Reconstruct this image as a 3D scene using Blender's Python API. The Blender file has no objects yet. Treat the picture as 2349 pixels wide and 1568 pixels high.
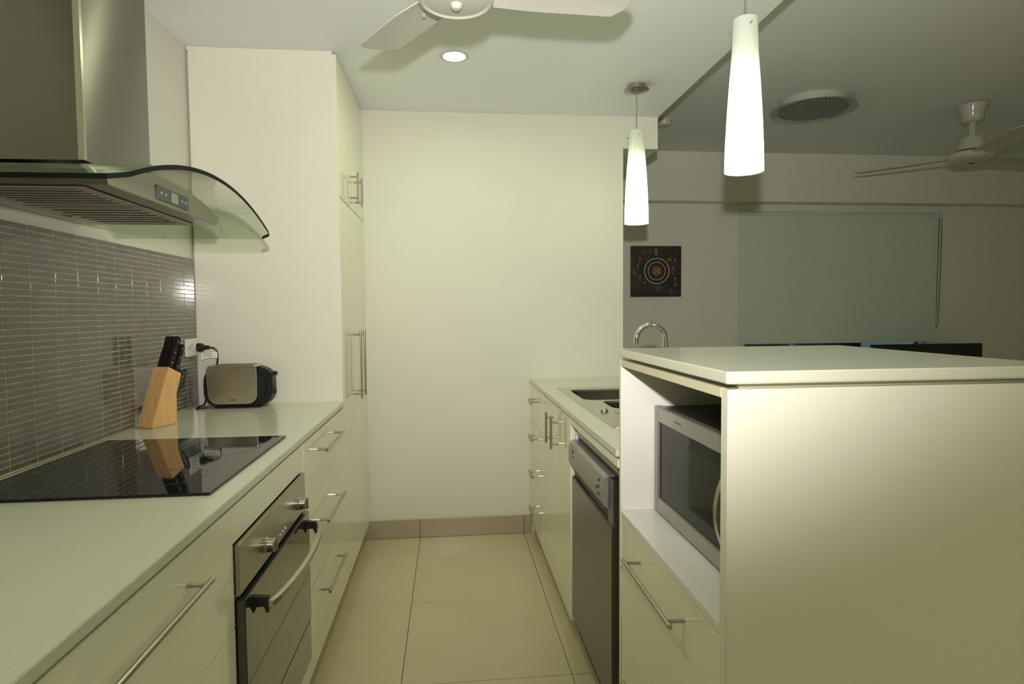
import bpy, bmesh, math, random
from mathutils import Vector, Matrix
random.seed(7)
S = bpy.context.scene
COL = S.collection
PI = math.pi

# ------------------------------------------------------------------ camera
CAM_POS = Vector((0.0, 0.0, 1.286))
AX_R = Vector((0.99482008, -0.10132813, -0.00810014))
AX_U = Vector((0.01301534, 0.04794116, 0.99876536))
AX_F = Vector((0.10081470, 0.99369727, -0.04901165))
cd = bpy.data.cameras.new('camera')
cd.sensor_fit = 'HORIZONTAL'; cd.sensor_width = 36.0
cd.lens = 36.0 * 1410.0 / 2349.0
cd.clip_start = 0.02; cd.clip_end = 60
cam = bpy.data.objects.new('camera', cd); COL.objects.link(cam)
cam.matrix_world = Matrix(((AX_R.x, AX_U.x, -AX_F.x, CAM_POS.x), (AX_R.y, AX_U.y, -AX_F.y, CAM_POS.y),
                           (AX_R.z, AX_U.z, -AX_F.z, CAM_POS.z), (0, 0, 0, 1)))
S.camera = cam

# ------------------------------------------------------------------ world (dull daylight outside the window)
w = bpy.data.worlds.new('world'); S.world = w; w.use_nodes = True
bgn = w.node_tree.nodes['Background']
bgn.inputs[0].default_value = (0.55, 0.68, 0.9, 1); bgn.inputs[1].default_value = 0.35

# ------------------------------------------------------------------ the photographer's flash, on the camera
FLASH_POWER = 186.0
fl = bpy.data.lights.new('camera_flash', 'SPOT')
fl.energy = FLASH_POWER; fl.color = (1.0, 0.96, 0.92)
fl.spot_size = math.radians(108); fl.spot_blend = 1.0; fl.shadow_soft_size = 0.022
flo = bpy.data.objects.new('camera_flash', fl); COL.objects.link(flo)
flo.location = (0.012, 0.0, 1.483)
flo.rotation_euler = (math.radians(90 + 17), 0, math.radians(-8))    # flash head tilted up

# ------------------------------------------------------------------ exposure
DOWNLIGHT = 162.0
FILL_OYSTER = 32.0  # strength of the added out-of-view fill light
PENDANT = 60.0
S.view_settings.view_transform = 'Standard'; S.view_settings.look = 'None'
S.view_settings.exposure = 0.0; S.view_settings.gamma = 1.0; S.view_settings.use_curve_mapping = False

# ------------------------------------------------------------------ materials
def mat(name, col, rough=0.5, metal=0.0, spec=0.5, noise=0.0, nscale=8.0, bump=0.0, bscale=60.0, coat=0.0,
        stretch=None, aniso=0.0, croug=0.05):
    m = bpy.data.materials.new(name); m.use_nodes = True
    nt = m.node_tree; b = nt.nodes['Principled BSDF']
    b.inputs['Base Color'].default_value = (*col, 1)
    b.inputs['Roughness'].default_value = rough
    b.inputs['Metallic'].default_value = metal
    b.inputs['Specular IOR Level'].default_value = spec
    b.inputs['Coat Weight'].default_value = coat
    b.inputs['Coat Roughness'].default_value = croug
    b.inputs['Anisotropic'].default_value = aniso
    if noise or bump:
        tc = nt.nodes.new('ShaderNodeTexCoord'); mp = nt.nodes.new('ShaderNodeMapping')
        nt.links.new(tc.outputs['Object'], mp.inputs[0])
        if stretch: mp.inputs['Scale'].default_value = stretch
    if noise:
        n = nt.nodes.new('ShaderNodeTexNoise'); n.inputs['Scale'].default_value = nscale; n.inputs['Detail'].default_value = 6
        nt.links.new(mp.outputs[0], n.inputs['Vector'])
        r = nt.nodes.new('ShaderNodeMapRange'); r.inputs[1].default_value = 0.25; r.inputs[2].default_value = 0.75
        r.inputs[3].default_value = 1 - noise; r.inputs[4].default_value = 1 + noise
        nt.links.new(n.outputs[0], r.inputs[0])
        mx = nt.nodes.new('ShaderNodeVectorMath'); mx.operation = 'SCALE'; mx.inputs[0].default_value = col
        nt.links.new(r.outputs[0], mx.inputs['Scale']); nt.links.new(mx.outputs[0], b.inputs['Base Color'])
    if bump:
        n2 = nt.nodes.new('ShaderNodeTexNoise'); n2.inputs['Scale'].default_value = bscale; n2.inputs['Detail'].default_value = 3
        nt.links.new(mp.outputs[0], n2.inputs['Vector'])
        bp = nt.nodes.new('ShaderNodeBump'); bp.inputs['Strength'].default_value = bump; bp.inputs['Distance'].default_value = 0.002
        nt.links.new(n2.outputs[0], bp.inputs['Height']); nt.links.new(bp.outputs[0], b.inputs['Normal'])
    return m

def emis(name, col, strength):
    m = bpy.data.materials.new(name); m.use_nodes = True; nt = m.node_tree
    for n in list(nt.nodes): nt.nodes.remove(n)
    o = nt.nodes.new('ShaderNodeOutputMaterial'); e = nt.nodes.new('ShaderNodeEmission')
    e.inputs[0].default_value = (*col, 1); e.inputs[1].default_value = strength
    nt.links.new(e.outputs[0], o.inputs[0]); return m

def pane(name, tint, gloss_rough=0.02, ior=1.5, gcol=(1, 1, 1)):
    """clear or tinted sheet glass: fresnel mix of tinted see-through and reflection"""
    m = bpy.data.materials.new(name); m.use_nodes = True; nt = m.node_tree
    for n in list(nt.nodes): nt.nodes.remove(n)
    o = nt.nodes.new('ShaderNodeOutputMaterial'); mix = nt.nodes.new('ShaderNodeMixShader')
    t = nt.nodes.new('ShaderNodeBsdfTransparent'); t.inputs[0].default_value = (*tint, 1)
    g = nt.nodes.new('ShaderNodeBsdfGlossy'); g.inputs['Roughness'].default_value = gloss_rough; g.inputs[0].default_value = (*gcol, 1)
    lw = nt.nodes.new('ShaderNodeLayerWeight'); lw.inputs[0].default_value = 0.5
    pw = nt.nodes.new('ShaderNodeMath'); pw.operation = 'POWER'; pw.inputs[1].default_value = 5.0; nt.links.new(lw.outputs['Facing'], pw.inputs[0])
    fr = nt.nodes.new('ShaderNodeMath'); fr.operation = 'MULTIPLY_ADD'; fr.inputs[1].default_value = 0.96; fr.inputs[2].default_value = 0.04
    nt.links.new(pw.outputs[0], fr.inputs[0])
    nt.links.new(fr.outputs[0], mix.inputs[0]); nt.links.new(t.outputs[0], mix.inputs[1]); nt.links.new(g.outputs[0], mix.inputs[2])
    nt.links.new(mix.outputs[0], o.inputs[0]); return m

def opal(name, col, trans=0.6):
    """opal glass: lets light of the bulb inside glow through"""
    m = bpy.data.materials.new(name); m.use_nodes = True; nt = m.node_tree
    for n in list(nt.nodes): nt.nodes.remove(n)
    o = nt.nodes.new('ShaderNodeOutputMaterial'); mix = nt.nodes.new('ShaderNodeMixShader'); mix.inputs[0].default_value = trans
    d = nt.nodes.new('ShaderNodeBsdfDiffuse'); d.inputs[0].default_value = (*col, 1)
    t = nt.nodes.new('ShaderNodeBsdfTranslucent'); t.inputs[0].default_value = (*col, 1)
    g = nt.nodes.new('ShaderNodeBsdfGlossy'); g.inputs['Roughness'].default_value = 0.12
    mix2 = nt.nodes.new('ShaderNodeMixShader'); mix2.inputs[0].default_value = 0.05
    nt.links.new(d.outputs[0], mix.inputs[1]); nt.links.new(t.outputs[0], mix.inputs[2])
    nt.links.new(mix.outputs[0], mix2.inputs[1]); nt.links.new(g.outputs[0], mix2.inputs[2])
    nt.links.new(mix2.outputs[0], o.inputs[0]); return m

def wood(name):
    m = mat(name, (0.84, 0.50, 0.21), 0.42, noise=0.16, nscale=5.0, stretch=(14, 14, 1.3))
    return m

M = {}
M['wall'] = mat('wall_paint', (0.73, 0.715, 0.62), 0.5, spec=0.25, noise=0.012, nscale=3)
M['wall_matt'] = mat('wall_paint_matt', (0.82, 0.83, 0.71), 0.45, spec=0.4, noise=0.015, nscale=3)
M['ceil'] = mat('ceiling_paint', (0.86, 0.89, 0.89), 0.6, spec=0.3, noise=0.01, nscale=3)
M['gloss'] = mat('cream_gloss_door', (0.88, 0.87, 0.68), 0.09, spec=0.5, noise=0.008, nscale=2)
M['panel'] = mat('cream_satin_panel', (0.81, 0.78, 0.66), 0.11, spec=0.5, noise=0.008, nscale=2)
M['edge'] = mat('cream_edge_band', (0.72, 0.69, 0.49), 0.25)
M['white_in'] = mat('white_melamine', (0.82, 0.80, 0.74), 0.22, spec=0.5)
M['stone'] = mat('pale_reconstituted_stone', (0.67, 0.67, 0.545), 0.16, spec=0.5, noise=0.03, nscale=180)
M['kick'] = mat('kick_board', (0.55, 0.50, 0.36), 0.35)
M['floor_tile'] = mat('cream_porcelain', (0.61, 0.535, 0.34), 0.12, spec=0.5, noise=0.035, nscale=4)
M['skirt_tile'] = mat('skirting_porcelain', (0.43, 0.365, 0.255), 0.25, spec=0.5, noise=0.05, nscale=6)
M['grout'] = mat('floor_grout', (0.20, 0.13, 0.07), 0.9)
M['splash'] = mat('grey_glazed_mosaic', (0.165, 0.155, 0.135), 0.085, spec=0.6, noise=0.05, nscale=15)
M['splash_grout'] = mat('mosaic_grout', (0.52, 0.45, 0.36), 0.8)
M['silicone'] = mat('cream_silicone', (0.55, 0.50, 0.36), 0.5)
M['steel'] = mat('brushed_steel', (0.20, 0.19, 0.17), 0.33, metal=1.0, noise=0.04, nscale=6, stretch=(1, 1, 60), aniso=0.85)
for m_ in (M['steel'],):
    tn = m_.node_tree.nodes.new('ShaderNodeTangent'); tn.direction_type = 'RADIAL'; tn.axis = 'Z'
    m_.node_tree.links.new(tn.outputs[0], m_.node_tree.nodes['Principled BSDF'].inputs['Tangent'])
    m_.node_tree.nodes['Principled BSDF'].inputs['Anisotropic Rotation'].default_value = 0.25
M['steel_h'] = mat('brushed_steel_horizontal', (0.50, 0.46, 0.40), 0.30, metal=1.0, noise=0.05, nscale=6, stretch=(60, 1, 60))
M['hood'] = mat('hood_steel', (0.33, 0.31, 0.27), 0.28, metal=1.0, noise=0.04, nscale=6, stretch=(60, 1, 60))
M['satin'] = mat('satin_nickel', (0.44, 0.41, 0.355), 0.26, metal=1.0)
M['chrome'] = mat('chrome', (0.80, 0.80, 0.78), 0.06, metal=1.0)
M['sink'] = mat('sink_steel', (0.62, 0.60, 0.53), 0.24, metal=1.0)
M['bowl'] = mat('sink_steel_shaded', (0.26, 0.25, 0.21), 0.2, metal=1.0)  # same sink steel, darkened to stand for shade inside the bowls
M['silver'] = mat('silver_plastic', (0.36, 0.35, 0.31), 0.35, metal=0.55)
M['black_glass'] = mat('black_ceramic_glass', (0.008, 0.009, 0.009), 0.035, spec=0.6)
M['oven_glass'] = mat('dark_oven_glass', (0.020, 0.020, 0.016), 0.04, spec=0.9, coat=0.6, croug=0.02)
M['mw_glass'] = mat('microwave_door_glass', (0.008, 0.009, 0.007), 0.06, spec=0.15)
M['mw_mesh'] = mat('microwave_window', (0.024, 0.026, 0.018), 0.1, spec=0.12)
M['black'] = mat('black_plastic', (0.012, 0.012, 0.012), 0.38)
M['black_soft'] = mat('black_satin_plastic', (0.02, 0.02, 0.022), 0.3)
M['dark'] = mat('dark_cavity', (0.03, 0.028, 0.024), 0.7)
M['ring'] = mat('hob_zone_print', (0.05, 0.06, 0.055), 0.25)
M['fan'] = mat('cream_enamel', (0.56, 0.56, 0.475), 0.32, spec=0.5)
M['fan_gloss'] = mat('cream_gloss_enamel', (0.58, 0.58, 0.49), 0.12, spec=0.5)
M['outlet'] = mat('white_plastic', (0.82, 0.84, 0.78), 0.2)
M['white_tag'] = mat('white_paper_tag', (0.9, 0.9, 0.9), 0.6)
M['wood'] = wood('beech_wood')
M['rivet'] = mat('rivet', (0.8, 0.78, 0.7), 0.3, metal=0.6)
M['blind'] = mat('blind_fabric', (0.66, 0.75, 0.65), 0.75, noise=0.02, nscale=150)
M['toaster_black'] = mat('toaster_black_plastic', (0.014, 0.014, 0.015), 0.42, spec=0.3)
M['toaster'] = mat('toaster_steel', (0.70, 0.66, 0.57), 0.28, metal=1.0, noise=0.05, nscale=6, stretch=(60, 1, 60))
M['alu'] = mat('window_aluminium', (0.45, 0.47, 0.48), 0.4, metal=0.5)
M['chain'] = mat('blind_chain', (0.16, 0.15, 0.10), 0.5)
M['glass_hood'] = pane('hood_glass', (0.86, 0.905, 0.85))
M['glass_edge'] = mat('glass_edge', (0.004, 0.007, 0.005), 0.5, spec=0.06)
M['glass_win'] = pane('window_glass', (0.9, 0.93, 0.92))
M['opal'] = opal('opal_glass', (0.90, 0.94, 0.86), 0.55)
M['bulb'] = emis('pendant_bulb', (0.95, 1.0, 0.72), PENDANT)
M['downlight'] = emis('downlight_lamp', (0.92, 1.0, 0.64), DOWNLIGHT)
M['fill_oyster'] = emis('fill_oyster_diffuser', (0.97, 1.0, 0.72), FILL_OYSTER)  # glow of the added fill light
M['exterior'] = mat('pale_weatherboard', (0.75, 0.80, 0.9), 0.7)
M['fence'] = mat('dark_fence', (0.03, 0.03, 0.03), 0.8)
M['lcd'] = mat('lcd_display', (0.30, 0.34, 0.26), 0.2)
M['gpanel'] = mat('control_panel_grey', (0.07, 0.075, 0.07), 0.3)
M['frost'] = mat('frosted_green_glass', (0.10, 0.135, 0.09), 0.22, spec=0.5)
M['frost_rim'] = pane('clear_rim_glass', (0.72, 0.80, 0.70), 0.05)

# ------------------------------------------------------------------ mesh helpers
WORLD = {}          # object -> world position of its origin

def new_bm(): return bmesh.new()

def box(bm, x0, x1, y0, y1, z0, z1, bevel=0.0, seg=2):
    t = bmesh.new()
    r = bmesh.ops.create_cube(t, size=1.0)
    for v in t.verts:
        v.co = Vector(((x0 + x1) / 2 + v.co.x * (x1 - x0), (y0 + y1) / 2 + v.co.y * (y1 - y0), (z0 + z1) / 2 + v.co.z * (z1 - z0)))
    if bevel:
        bmesh.ops.bevel(t, geom=list(t.edges), offset=bevel, segments=seg, affect='EDGES', clamp_overlap=True)
    join(bm, t); return bm

def join(bm, t):
    me = bpy.data.meshes.new('tmp'); t.to_mesh(me); t.free(); bm.from_mesh(me); bpy.data.meshes.remove(me)

def frame(d):
    d = Vector(d).normalized(); a = Vector((0, 0, 1)) if abs(d.z) < 0.9 else Vector((1, 0, 0))
    u = d.cross(a).normalized(); v = d.cross(u).normalized(); return u, v

def tube(bm, pts, r, seg=12, cap=True, closed=False):
    pts = [Vector(p) for p in pts]; n = len(pts); rings = []
    rr = r if isinstance(r, (list, tuple)) else [r] * n
    pu = None
    for i, p in enumerate(pts):
        if closed: d = pts[(i + 1) % n] - pts[i - 1]
        else: d = pts[min(i + 1, n - 1)] - pts[max(i - 1, 0)]
        d.normalize()
        if pu is None: u, v = frame(d)
        else:
            u = (pu - d * pu.dot(d))
            u = u.normalized() if u.length > 1e-6 else frame(d)[0]
            v = d.cross(u).normalized()
        pu = u
        rings.append([bm.verts.new(p + (u * math.cos(2 * PI * k / seg) + v * math.sin(2 * PI * k / seg)) * rr[i]) for k in range(seg)])
    m = n if closed else n - 1
    for i in range(m):
        a, b = rings[i], rings[(i + 1) % n]
        for k in range(seg):
            try: bm.faces.new((a[k], a[(k + 1) % seg], b[(k + 1) % seg], b[k]))
            except ValueError: pass
    if cap and not closed:
        bm.faces.new(rings[0][::-1]); bm.faces.new(rings[-1])
    bmesh.ops.recalc_face_normals(bm, faces=bm.faces)
    return bm

def cyl(bm, p0, p1, r, seg=20): return tube(bm, [p0, p1], r, seg)

def lathe(bm, prof, c, seg=40, axis='z', cap=True):
    c = Vector(c); rings = []
    for (r, h) in prof:
        ring = []
        for k in range(seg):
            a = 2 * PI * k / seg; x, y = r * math.cos(a), r * math.sin(a)
            o = {'z': (x, y, h), 'x': (h, x, y), 'y': (x, h, y)}[axis]
            ring.append(bm.verts.new(c + Vector(o)))
        rings.append(ring)
    for a, b in zip(rings, rings[1:]):
        for k in range(seg): bm.faces.new((a[k], a[(k + 1) % seg], b[(k + 1) % seg], b[k]))
    if cap:
        bm.faces.new(rings[0][::-1]); bm.faces.new(rings[-1])
    bmesh.ops.recalc_face_normals(bm, faces=bm.faces)
    return bm

def prism(bm, poly, vec, bevel=0.0):
    t = bmesh.new(); vec = Vector(vec)
    a = [t.verts.new(Vector(p)) for p in poly]; b = [t.verts.new(Vector(p) + vec) for p in poly]
    n = len(poly)
    t.faces.new(a); t.faces.new(b[::-1])
    for i in range(n): t.faces.new((a[i], b[i], b[(i + 1) % n], a[(i + 1) % n]))
    bmesh.ops.recalc_face_normals(t, faces=t.faces)
    if bevel:
        es = [e for e in t.edges if e.calc_face_angle(0) > 0.6]
        bmesh.ops.bevel(t, geom=es, offset=bevel, segments=2, affect='EDGES', clamp_overlap=True)
    join(bm, t); return bm

def obj(name, bm, material, parent=None, smooth=30, origin=None):
    o0 = WORLD[parent] if parent else Vector(origin) if origin is not None else Vector((0, 0, 0))
    if o0.length:
        for v in bm.verts: v.co -= o0
    me = bpy.data.meshes.new(name); bm.to_mesh(me); bm.free()
    me.materials.append(material)
    if smooth:
        for p in me.polygons: p.use_smooth = True
        me.set_sharp_from_angle(angle=math.radians(smooth))
    o = bpy.data.objects.new(name, me); COL.objects.link(o)
    if parent: o.parent = parent
    else: o.location = o0
    WORLD[o] = o0
    return o

def tag(o, label=None, cat=None, group=None, kind=None):
    if label: o['label'] = label
    if cat: o['category'] = cat
    if group: o['group'] = group
    if kind: o['kind'] = kind
    return o

def thing(name, label, cat, loc, group=None):
    o = bpy.data.objects.new(name, None); COL.objects.link(o); o.location = loc
    o.empty_display_size = 0.05
    WORLD[o] = Vector(loc)
    return tag(o, label, cat, group)

def B(*a, **k): return box(new_bm(), *a, **k)
def arc(cx, cy, r, a0, a1, n): return [(cx + r * math.cos(math.radians(a0 + (a1 - a0) * i / n)), cy + r * math.sin(math.radians(a0 + (a1 - a0) * i / n))) for i in range(n + 1)]

# ================================================================== SETTING
XL, XR = -1.079, 6.4          # left wall, lounge right wall
YR, YF = -2.6, 5.26           # rear wall behind the photographer, far wall of the lounge
YB = 3.506                    # kitchen back wall
ZK, ZL = 2.40, 2.635          # kitchen ceiling, lounge ceiling
XS = 1.214                    # edge of the dropped kitchen ceiling

# floor: grout bed + single tiles
bed = obj('floor', B(XL - .1, XR + .1, YR - .1, YF + .1, -0.06, -0.003), M['grout'], smooth=0); tag(bed, kind='structure')
tile_mesh = None
def clip_tile(i, j):
    gx, gy = -0.183 + 0.6 * i, 2.690 + 0.6 * j
    x0, x1 = max(gx + .0013, XL + .003), min(gx + .6 - .0013, XR - .003)
    y0, y1 = max(gy + .0013, YR + .003), min(gy + .6 - .0013, YF - .003)
    return x0, x1, y0, y1
full = None
for i in range(-2, 11):
    for j in range(-9, 5):
        x0, x1, y0, y1 = clip_tile(i, j)
        if x1 - x0 < .02 or y1 - y0 < .02: continue
        isfull = (x1 - x0) > .595 and (y1 - y0) > .595
        if isfull and full is not None:
            o = bpy.data.objects.new('floor_tile', full); COL.objects.link(o); o.parent = bed; o.location = ((x0 + x1) / 2, (y0 + y1) / 2, 0)
            continue
        cx, cy = (x0 + x1) / 2, (y0 + y1) / 2
        o = obj('floor_tile', B(x0 - cx, x1 - cx, y0 - cy, y1 - cy, -0.003, 0.0, bevel=.0008, seg=1), M['floor_tile'], smooth=0)
        o.parent = bed; o.location = (cx, cy, 0)
        if isfull: full = o.data

# walls
wl = obj('wall_left', B(XL - .12, XL, YR - .12, YB, 0, ZK), M['wall'], smooth=0); tag(wl, kind='structure')
tag(obj('wall_back', B(XL - .12, 1.008, YB, YF, 0, ZL), M['wall'], smooth=0), kind='structure')
tag(obj('wall_rear', B(XL - .12, XR + .12, YR - .12, YR, 0, ZL), M['wall_matt'], smooth=0), kind='structure')
tag(obj('wall_right', B(XR, XR + .12, YR, YF + .12, 0, ZL), M['wall_matt'], smooth=0), kind='structure')
WX0, WX1, WZ0, WZ1 = 2.62, 4.42, 0.72, 2.08      # window opening
bm = new_bm()
box(bm, 1.008, WX0, YF, YF + .12, 0, ZL); box(bm, WX1, XR, YF, YF + .12, 0, ZL)
box(bm, WX0, WX1, YF, YF + .12, 0, WZ0); box(bm, WX0, WX1, YF, YF + .12, WZ1, ZL)
tag(obj('wall_far', bm, M['wall_matt'], smooth=0), kind='structure')
# ceilings (dropped kitchen ceiling and higher lounge ceiling)
bm = new_bm()
box(bm, XL - .12, XS, YR - .12, YB, ZK, ZL + .12); box(bm, XS, XR + .12, YR - .12, YF + .12, ZL, ZL + .12); box(bm, XL - .12, XS, YB, YF + .12, ZL, ZL + .12)
tag(obj('ceiling', bm, M['ceil'], smooth=0), kind='structure')
tag(obj('trim_1', B(1.008, 1.213, YB, YF - .14, 2.22, ZL), M['wall'], smooth=0), kind='structure')
tag(obj('trim_2', B(1.008, XR, YF - .14, YF, 2.22, ZL), M['wall_matt'], smooth=0), kind='structure')
# skirting tiles on the back wall
sk = obj('baseboard_back', B(-.50, .46, YB - .006, YB - .0005, 0.001, .104), M['grout'], smooth=0); tag(sk, kind='structure')
for (a, b_) in ((-.498, -.1845), (-.1815, .4155), (.4185, .458)):
    obj('skirting_tile', B(a, b_, YB - .011, YB - .0055, .0015, .106, bevel=.0008, seg=1), M['skirt_tile'], sk, smooth=0)
# splashback: bed of grout on the left wall with small stick tiles
sp = obj('splashback', B(XL + .0005, -1.0722, -.4, 2.7335, .9015, 1.5185), M['splash_grout'], wl, smooth=0)
obj('silicone_bead', B(-1.0725, -1.066, -.4, 2.733, .9005, .9055, bevel=.002), M['silicone'], sp)
PY, PZ = 0.1027, 0.01668
tb = B(-.0014, .0014, -(PY - .0036) / 2, (PY - .0036) / 2, -(PZ - .0024) / 2, (PZ - .0024) / 2, bevel=.0011, seg=2)
stick = bpy.data.meshes.new('mosaic_tile'); tb.to_mesh(stick); tb.free(); stick.materials.append(M['splash'])
for p in stick.polygons: p.use_smooth = True
stick.set_sharp_from_angle(angle=math.radians(50))
rest = new_bm(); cells = []
for c in range(0, 31):
    for r in range(37):
        cells.append((2.731 - PY * (c + .5), .9025 + PZ * (r + .5), c))
# the tiles that show largest are the nearest ones in view (columns 4 to 12)
inview = [k for k in cells if 4 <= k[2] <= 12]
inview.sort(key=lambda k: -k[2]); single = set((a, b_) for a, b_, _ in inview[:300])
rng = random.Random(3)
for (y, z, c) in cells:
    if 2.606 < y + PY / 2 and c <= 1 and 1.108 < z < 1.188: pass
    tilt = (rng.uniform(-.0012, .0012), rng.uniform(-.0008, .0008))
    if (y, z) in single:
        o = bpy.data.objects.new('mosaic_tile', stick); COL.objects.link(o); o.parent = sp
        o.location = (-1.0725, y, z); o.rotation_euler = (0, tilt[0], tilt[1])
    else:
        t = bmesh.new(); t.from_mesh(stick)
        bmesh.ops.transform(t, matrix=Matrix.Translation((-1.0725, y, z)) @ Matrix.Rotation(tilt[0], 4, 'Y') @ Matrix.Rotation(tilt[1], 4, 'Z'), verts=t.verts)
        join(rest, t)
tag(obj('mosaic_field', rest, M['splash'], sp, smooth=50), kind='stuff')

# ================================================================== BENCHES
tag(obj('countertop', B(-1.0735, -.463, -.42, 2.7325, .880, .900, bevel=.0015), M['stone']), 'long pale stone countertop under the rangehood with cooktop and toaster', 'countertop')
bm = new_bm()   # right counter with a cut-out for the sink
SX0, SX1, SY0, SY1 = .548, .985, 1.985, 3.028
box(bm, .457, SX0, 1.66, YB - .002, .88, .90); box(bm, SX1, 1.06, 1.66, YB - .002, .88, .90)
box(bm, SX0, SX1, 1.66, SY0, .88, .90); box(bm, SX0, SX1, SY1, YB - .002, .88, .90)
tag(obj('countertop', bm, M['stone'], smooth=0), 'pale stone countertop around the stainless sink and above the dishwasher', 'countertop')
tag(obj('countertop', B(.455, 1.10, .972, 1.640, 1.163, 1.184, bevel=.002), M['stone']), 'raised pale stone bar top over the microwave cabinet', 'countertop')

def handle_bar(name, p0, p1, face, parent, r=.0053, inset=.022):
    """bar handle from p0 to p1, posts back to the door face plane x=face"""
    p0, p1 = Vector(p0), Vector(p1); d = (p1 - p0).normalized()
    bm = new_bm(); tube(bm, [p0, p1], r, 14)
    for q in (p0 + d * inset, p1 - d * inset): tube(bm, [q, Vector((face, q.y, q.z))], r * .8, 10)
    return obj(name, bm, M['satin'], parent)

# ---- pantry
FX = -.467        # face of the left hand doors
t = thing('pantry_cabinet', 'tall cream pantry cabinet reaching the ceiling at the end of the bench', 'cabinet', (-.77, 3.12, 0))
obj('side_panel', prism(new_bm(), [(-1.0685, 2.735, 0.0005), (-.522, 2.735, 0.0005), (-.522, 2.735, .088), (-.467, 2.735, .088), (-.467, 2.735, 2.385), (-1.0685, 2.735, 2.385)], (0, .016, 0), bevel=.001), M['panel'], t)
obj('body', B(-1.077, -.488, 2.7515, YB - .001, .088, 2.385), M['white_in'], t, smooth=0)
obj('cornice', B(-1.077, -.484, 2.737, YB - .001, 2.3855, 2.3995), M['panel'], t, smooth=0)
obj('kick_board', B(-.535, -.520, 2.752, YB - .013, .0005, .087), M['kick'], t, smooth=0)
ym = 3.128
for (y0, y1, hy) in ((2.753, ym - .0015, 3.066), (ym + .0015, YB - .003, 3.198)):
    d = obj('door', B(-.486, FX, y0, y1, .0885, 1.7885, bevel=.001), M['gloss'], t)
    handle_bar('handle', (-.432, hy, .868), (-.432, hy, 1.203), FX, d)
    d = obj('upper_door', B(-.486, FX, y0, y1, 1.7925, 2.385, bevel=.001), M['gloss'], t)
    handle_bar('handle', (-.432, hy, 1.820), (-.432, hy, 1.965), FX, d)

# ---- drawer units on the left
def drawer_unit(name, label, y0, y1, hy0, hy1, X0=-1.0725, seams=((.613, .872), (.359, .6105), (.0885, .3565)), hz=(.808, .556, .303), face=FX):
    t = thing(name, label, 'cabinet', ((X0 + face) / 2, (y0 + y1) / 2, 0))
    obj('body', B(X0, face - .0205, y0, y1, .088, .8785), M['white_in'], t, smooth=0)
    obj('kick_board', B(-.535, -.520, y0, y1, .0005, .0875), M['kick'], t, smooth=0)
    for (z0, z1), h in zip(seams, hz):
        d = obj('drawer_front', B(face - .019, face, y0 + .0015, y1 - .0015, z0, z1, bevel=.001), M['gloss'], t)
        handle_bar('handle', (-.432, hy0, h), (-.432, hy1, h), face, d)
    return t
drawer_unit('drawer_cabinet', 'cream gloss drawer cabinet between the oven and the pantry', 1.984, 2.7335, 2.183, 2.532)
drawer_unit('drawer_cabinet', 'cream gloss drawer cabinet on the side of the oven away from the pantry', .563, 1.3465, .786, 1.137)
# ---- cabinet round the oven
t = thing('oven_cabinet', 'cream cabinet surround that holds the built-in oven', 'cabinet', (-.77, 1.665, 0))
obj('side_panel', B(-1.0725, -.4875, 1.3485, 1.352, .088, .8785), M['white_in'], t, smooth=0)
obj('side_panel', B(-1.0725, -.4875, 1.9785, 1.982, .088, .8785), M['white_in'], t, smooth=0)
obj('bottom_panel', B(-1.0725, -.4875, 1.3525, 1.978, .088, .180), M['white_in'], t, smooth=0)
obj('filler_panel', B(-.486, FX, 1.3485, 1.982, .794, .872, bevel=.001), M['gloss'], t)
obj('lower_panel', B(-.486, FX, 1.3485, 1.982, .0885, .191, bevel=.001), M['gloss'], t)
obj('side_filler', B(-.486, FX, 1.9605, 1.982, .192, .793, bevel=.001), M['gloss'], t)
obj('kick_board', B(-.535, -.520, 1.3485, 1.982, .0005, .0875), M['kick'], t, smooth=0)
# ---- oven
t = thing('built_in_oven', 'stainless built-in electric oven with dark glass door under the cooktop', 'oven', (-.75, 1.655, .19))
OY0, OY1 = 1.3525, 1.9595
obj('carcass', B(-1.05, -.470, OY0 + .003, OY1 - .001, .195, .785), M['steel'], t, smooth=0)
obj('control_fascia', B(-.4695, -.457, OY0, OY1, .676, .790, bevel=.003), M['steel_h'], t)
dr = obj('oven_door', B(-.4695, -.447, OY0, OY1, .328, .668, bevel=.002), M['oven_glass'], t)
obj('lower_trim', B(-.4695, -.449, OY0, OY1, .194, .322, bevel=.002), M['oven_glass'], t)
# bowed handle on two black arms
pts = []
for i in range(25):
    s = i / 24; y = OY0 + .072 + s * (OY1 - OY0 - .144 + .05) - .025
    pts.append((-.407 + .028 * (4 * s * (1 - s)) ** .8, y, .636))
bm = new_bm()
rails = []
for (x, y, z) in pts:
    rails.append([bm.verts.new((x - .005, y, z + .008)), bm.verts.new((x + .005, y, z + .006)), bm.verts.new((x + .005, y, z - .007)), bm.verts.new((x - .005, y, z - .008))])
for a, b_ in zip(rails, rails[1:]):
    for k in range(4): bm.faces.new((a[k], a[(k + 1) % 4], b_[(k + 1) % 4], b_[k]))
bm.faces.new(rails[0][::-1]); bm.faces.new(rails[-1]); bmesh.ops.recalc_face_normals(bm, faces=bm.faces)
h = obj('handle', bm, M['steel_h'], dr)
for y in (OY0 + .050, OY1 - .055):
    a = prism(new_bm(), [(-.4465, y, .652), (-.4135, y, .648), (-.4135, y, .614), (-.419, y, .614), (-.424, y, .628), (-.440, y, .628), (-.4465, y, .614)], (0, .014, 0))
    obj('handle_arm', a, M['black'], dr, smooth=0)
for y in (1.530, 1.858):
    k = obj('knob', lathe(new_bm(), [(.019, 0), (.0195, .006), (.0175, .008), (.0175, .024), (.015, .027), (.004, .027)], (-.4565, y, .722), 28, 'x'), M['satin'], t)
    obj('knob_grip', B(-.434, -.425, y - .0035, y + .0035, .722 - .017, .722 + .017, bevel=.002), M['satin'], k)
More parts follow.
